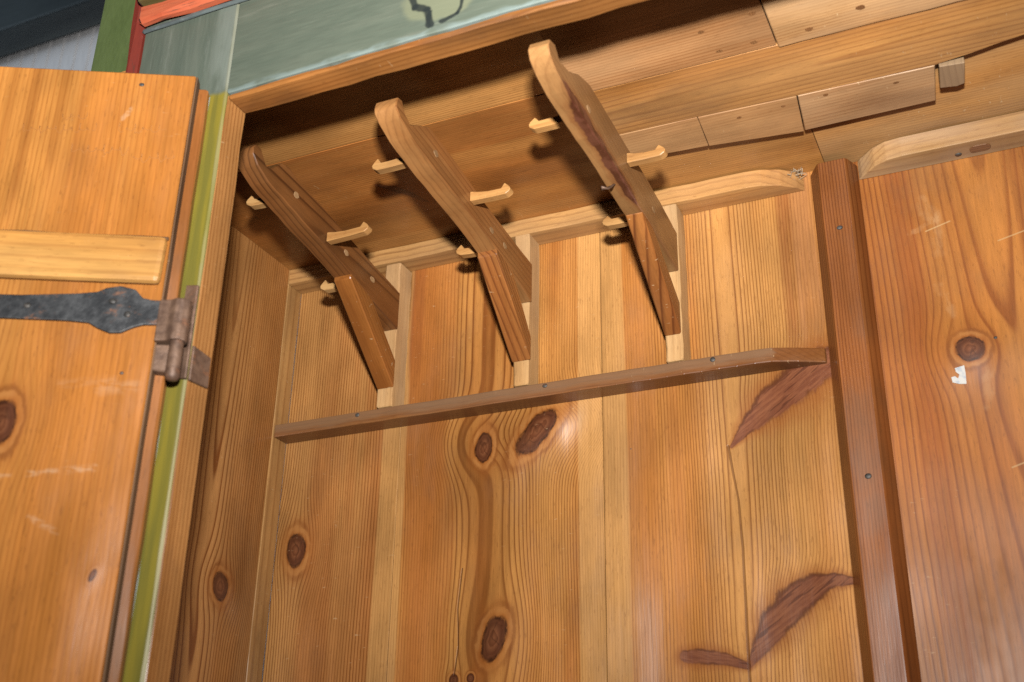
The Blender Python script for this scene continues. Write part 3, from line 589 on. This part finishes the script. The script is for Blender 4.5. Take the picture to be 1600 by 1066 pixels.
# faint pencil scrawl on the inside of the door: two illegible lines of loops
pm_, pg_, pb_ = newmat('pencil'); pb_.inputs['Base Color'].default_value = (.235, .095, .024, 1); pb_.inputs['Roughness'].default_value = .5
bm = bmesh.new(); rs = random.Random(11)
def stroke(p, q, w=.00024):
    p, q = Vector(p), Vector(q); d = (q-p); 
    if d.length < 1e-6: return
    n_ = Vector((-d.y, d.x)).normalized()*w
    vs = [(p+n_), (p-n_), (q-n_), (q+n_)]
    a_ = [bm.verts.new((k.x, -.00012, k.y)) for k in vs]; b_ = [bm.verts.new((k.x, .0002, k.y)) for k in vs]
    bm.faces.new(a_)
    for i in range(4): bm.faces.new((a_[i], b_[i], b_[(i+1) % 4], a_[(i+1) % 4]))
for (x0, x1, zc, hgt) in ((-.128, -.070, .088, .0045), (-.055, -.018, .092, .0055), (-.088, -.044, .071, .0050), (-.040, -.006, .066, .0045), (-.100, -.080, .101, .004)):
    t = 0; prev = None; n = int((x1-x0)/.0006)
    for i in range(n):
        x = x0+(x1-x0)*i/n; z = zc+(x-x0)*.05+hgt*math.sin(i*.62+rs.uniform(-.5, .5))*(.15+.85*abs(math.sin(i*.083+x*90))**2)*rs.uniform(.6, 1.2)
        xx = x+.0016*math.cos(i*.62)
        if prev and rs.random() > .06: stroke(prev, (xx, z))
        prev = (xx, z)
from_bm('pencil_writing', bm, pm_, DR)

# ------------------------------------------------------------------ small things inside
sc = prism('paper_scrap', [(.7035, -.0355), (.7030, -.0305), (.7062, -.0300), (.7085, -.0325), (.7100, -.0290), (.7075, -.0262), (.7070, -.0225), (.7150, -.0210), (.7152, -.0290), (.7146, -.0385), (.7090, -.0378)], 1, -.0006, -.0002, None, None, bev=0)
pm, pg, pb = newmat('white_paper'); pg.put(pb.inputs['Base Color'], pg.mix(pg.step(pg.noise(pg.n('ShaderNodeTexCoord').outputs['Object'], (260, 260, 260), 3, 3), .45, .7), (.40, .40, .385), (.27, .30, .34))); pb.inputs['Roughness'].default_value = .7
sc.data.materials.append(pm); sc['label'] = 'torn white scrap of paper stuck on the right back plank'; sc['category'] = 'paper scrap'
bm = bmesh.new(); rs = random.Random(3)
for i in range(26):
    c = Vector((.5905+rs.gauss(0, .0042), -.0125+rs.gauss(0, .0035), .2015+rs.gauss(0, .0016))); d = Vector((rs.uniform(-1, 1), rs.uniform(-1, 1), rs.uniform(-.5, .5))).normalized(); l = rs.uniform(.003, .010); n_ = d.orthogonal().normalized()*rs.uniform(.00015, .0005); k_ = d.cross(n_)
    vs = [bm.verts.new(c+d*l*s1+(n_*s2 if s3 == 0 else k_*s2)) for s1 in (-.5, .5) for s3 in (0, 1) for s2 in (-1, 1)]
    bmesh.ops.convex_hull(bm, input=vs)
cw = from_bm('fluff', bm, None, None); fm, fg, fb = newmat('grey_fluff'); fb.inputs['Base Color'].default_value = (.27, .21, .145, 1); fb.inputs['Roughness'].default_value = .9; cw.data.materials.append(fm)
cw['label'] = 'pale fluff caught in the corner above the centre batten'; cw['category'] = 'fluff'; cw['kind'] = 'stuff'

# ------------------------------------------------------------------ the room behind
RW = empty('wall', (0, .46, -1.27)); RW['kind'] = 'structure'; RW['label'] = 'pale grey room wall of narrow vertical cladding strips'
def rw(o): o.matrix_parent_inverse = Matrix.Translation((0, -.46, 1.27)); return o
rw(board('wall_backing', (-2.0, 2.0), (.4600, .4900), (-1.27, 2.2), m_wallj, RW, bev=.001, jit=0, along=2, n=2))
x = -1.45; k = 0; first = None
while x < -.60:
    if first is None:
        first = rw(board('wall_strip', (x, x+.0372), (.4580, .4598), (-1.27, 1.9), m_wallp, RW, bev=.0006, jit=0, along=2, n=2)); fx = x
    else:
        c = first.copy(); COL.objects.link(c); c.parent = RW; rw(c); c.location.x = x-fx
    x += .0414
BE = prism('wall_beam', [(.36, 1.215), (.36, 1.70), (.4558, 1.70), (.4558, 1.245), (.43, 1.217)], 0, -2.0, .4, m_beam, None, bev=.004)
BE['kind'] = 'structure'
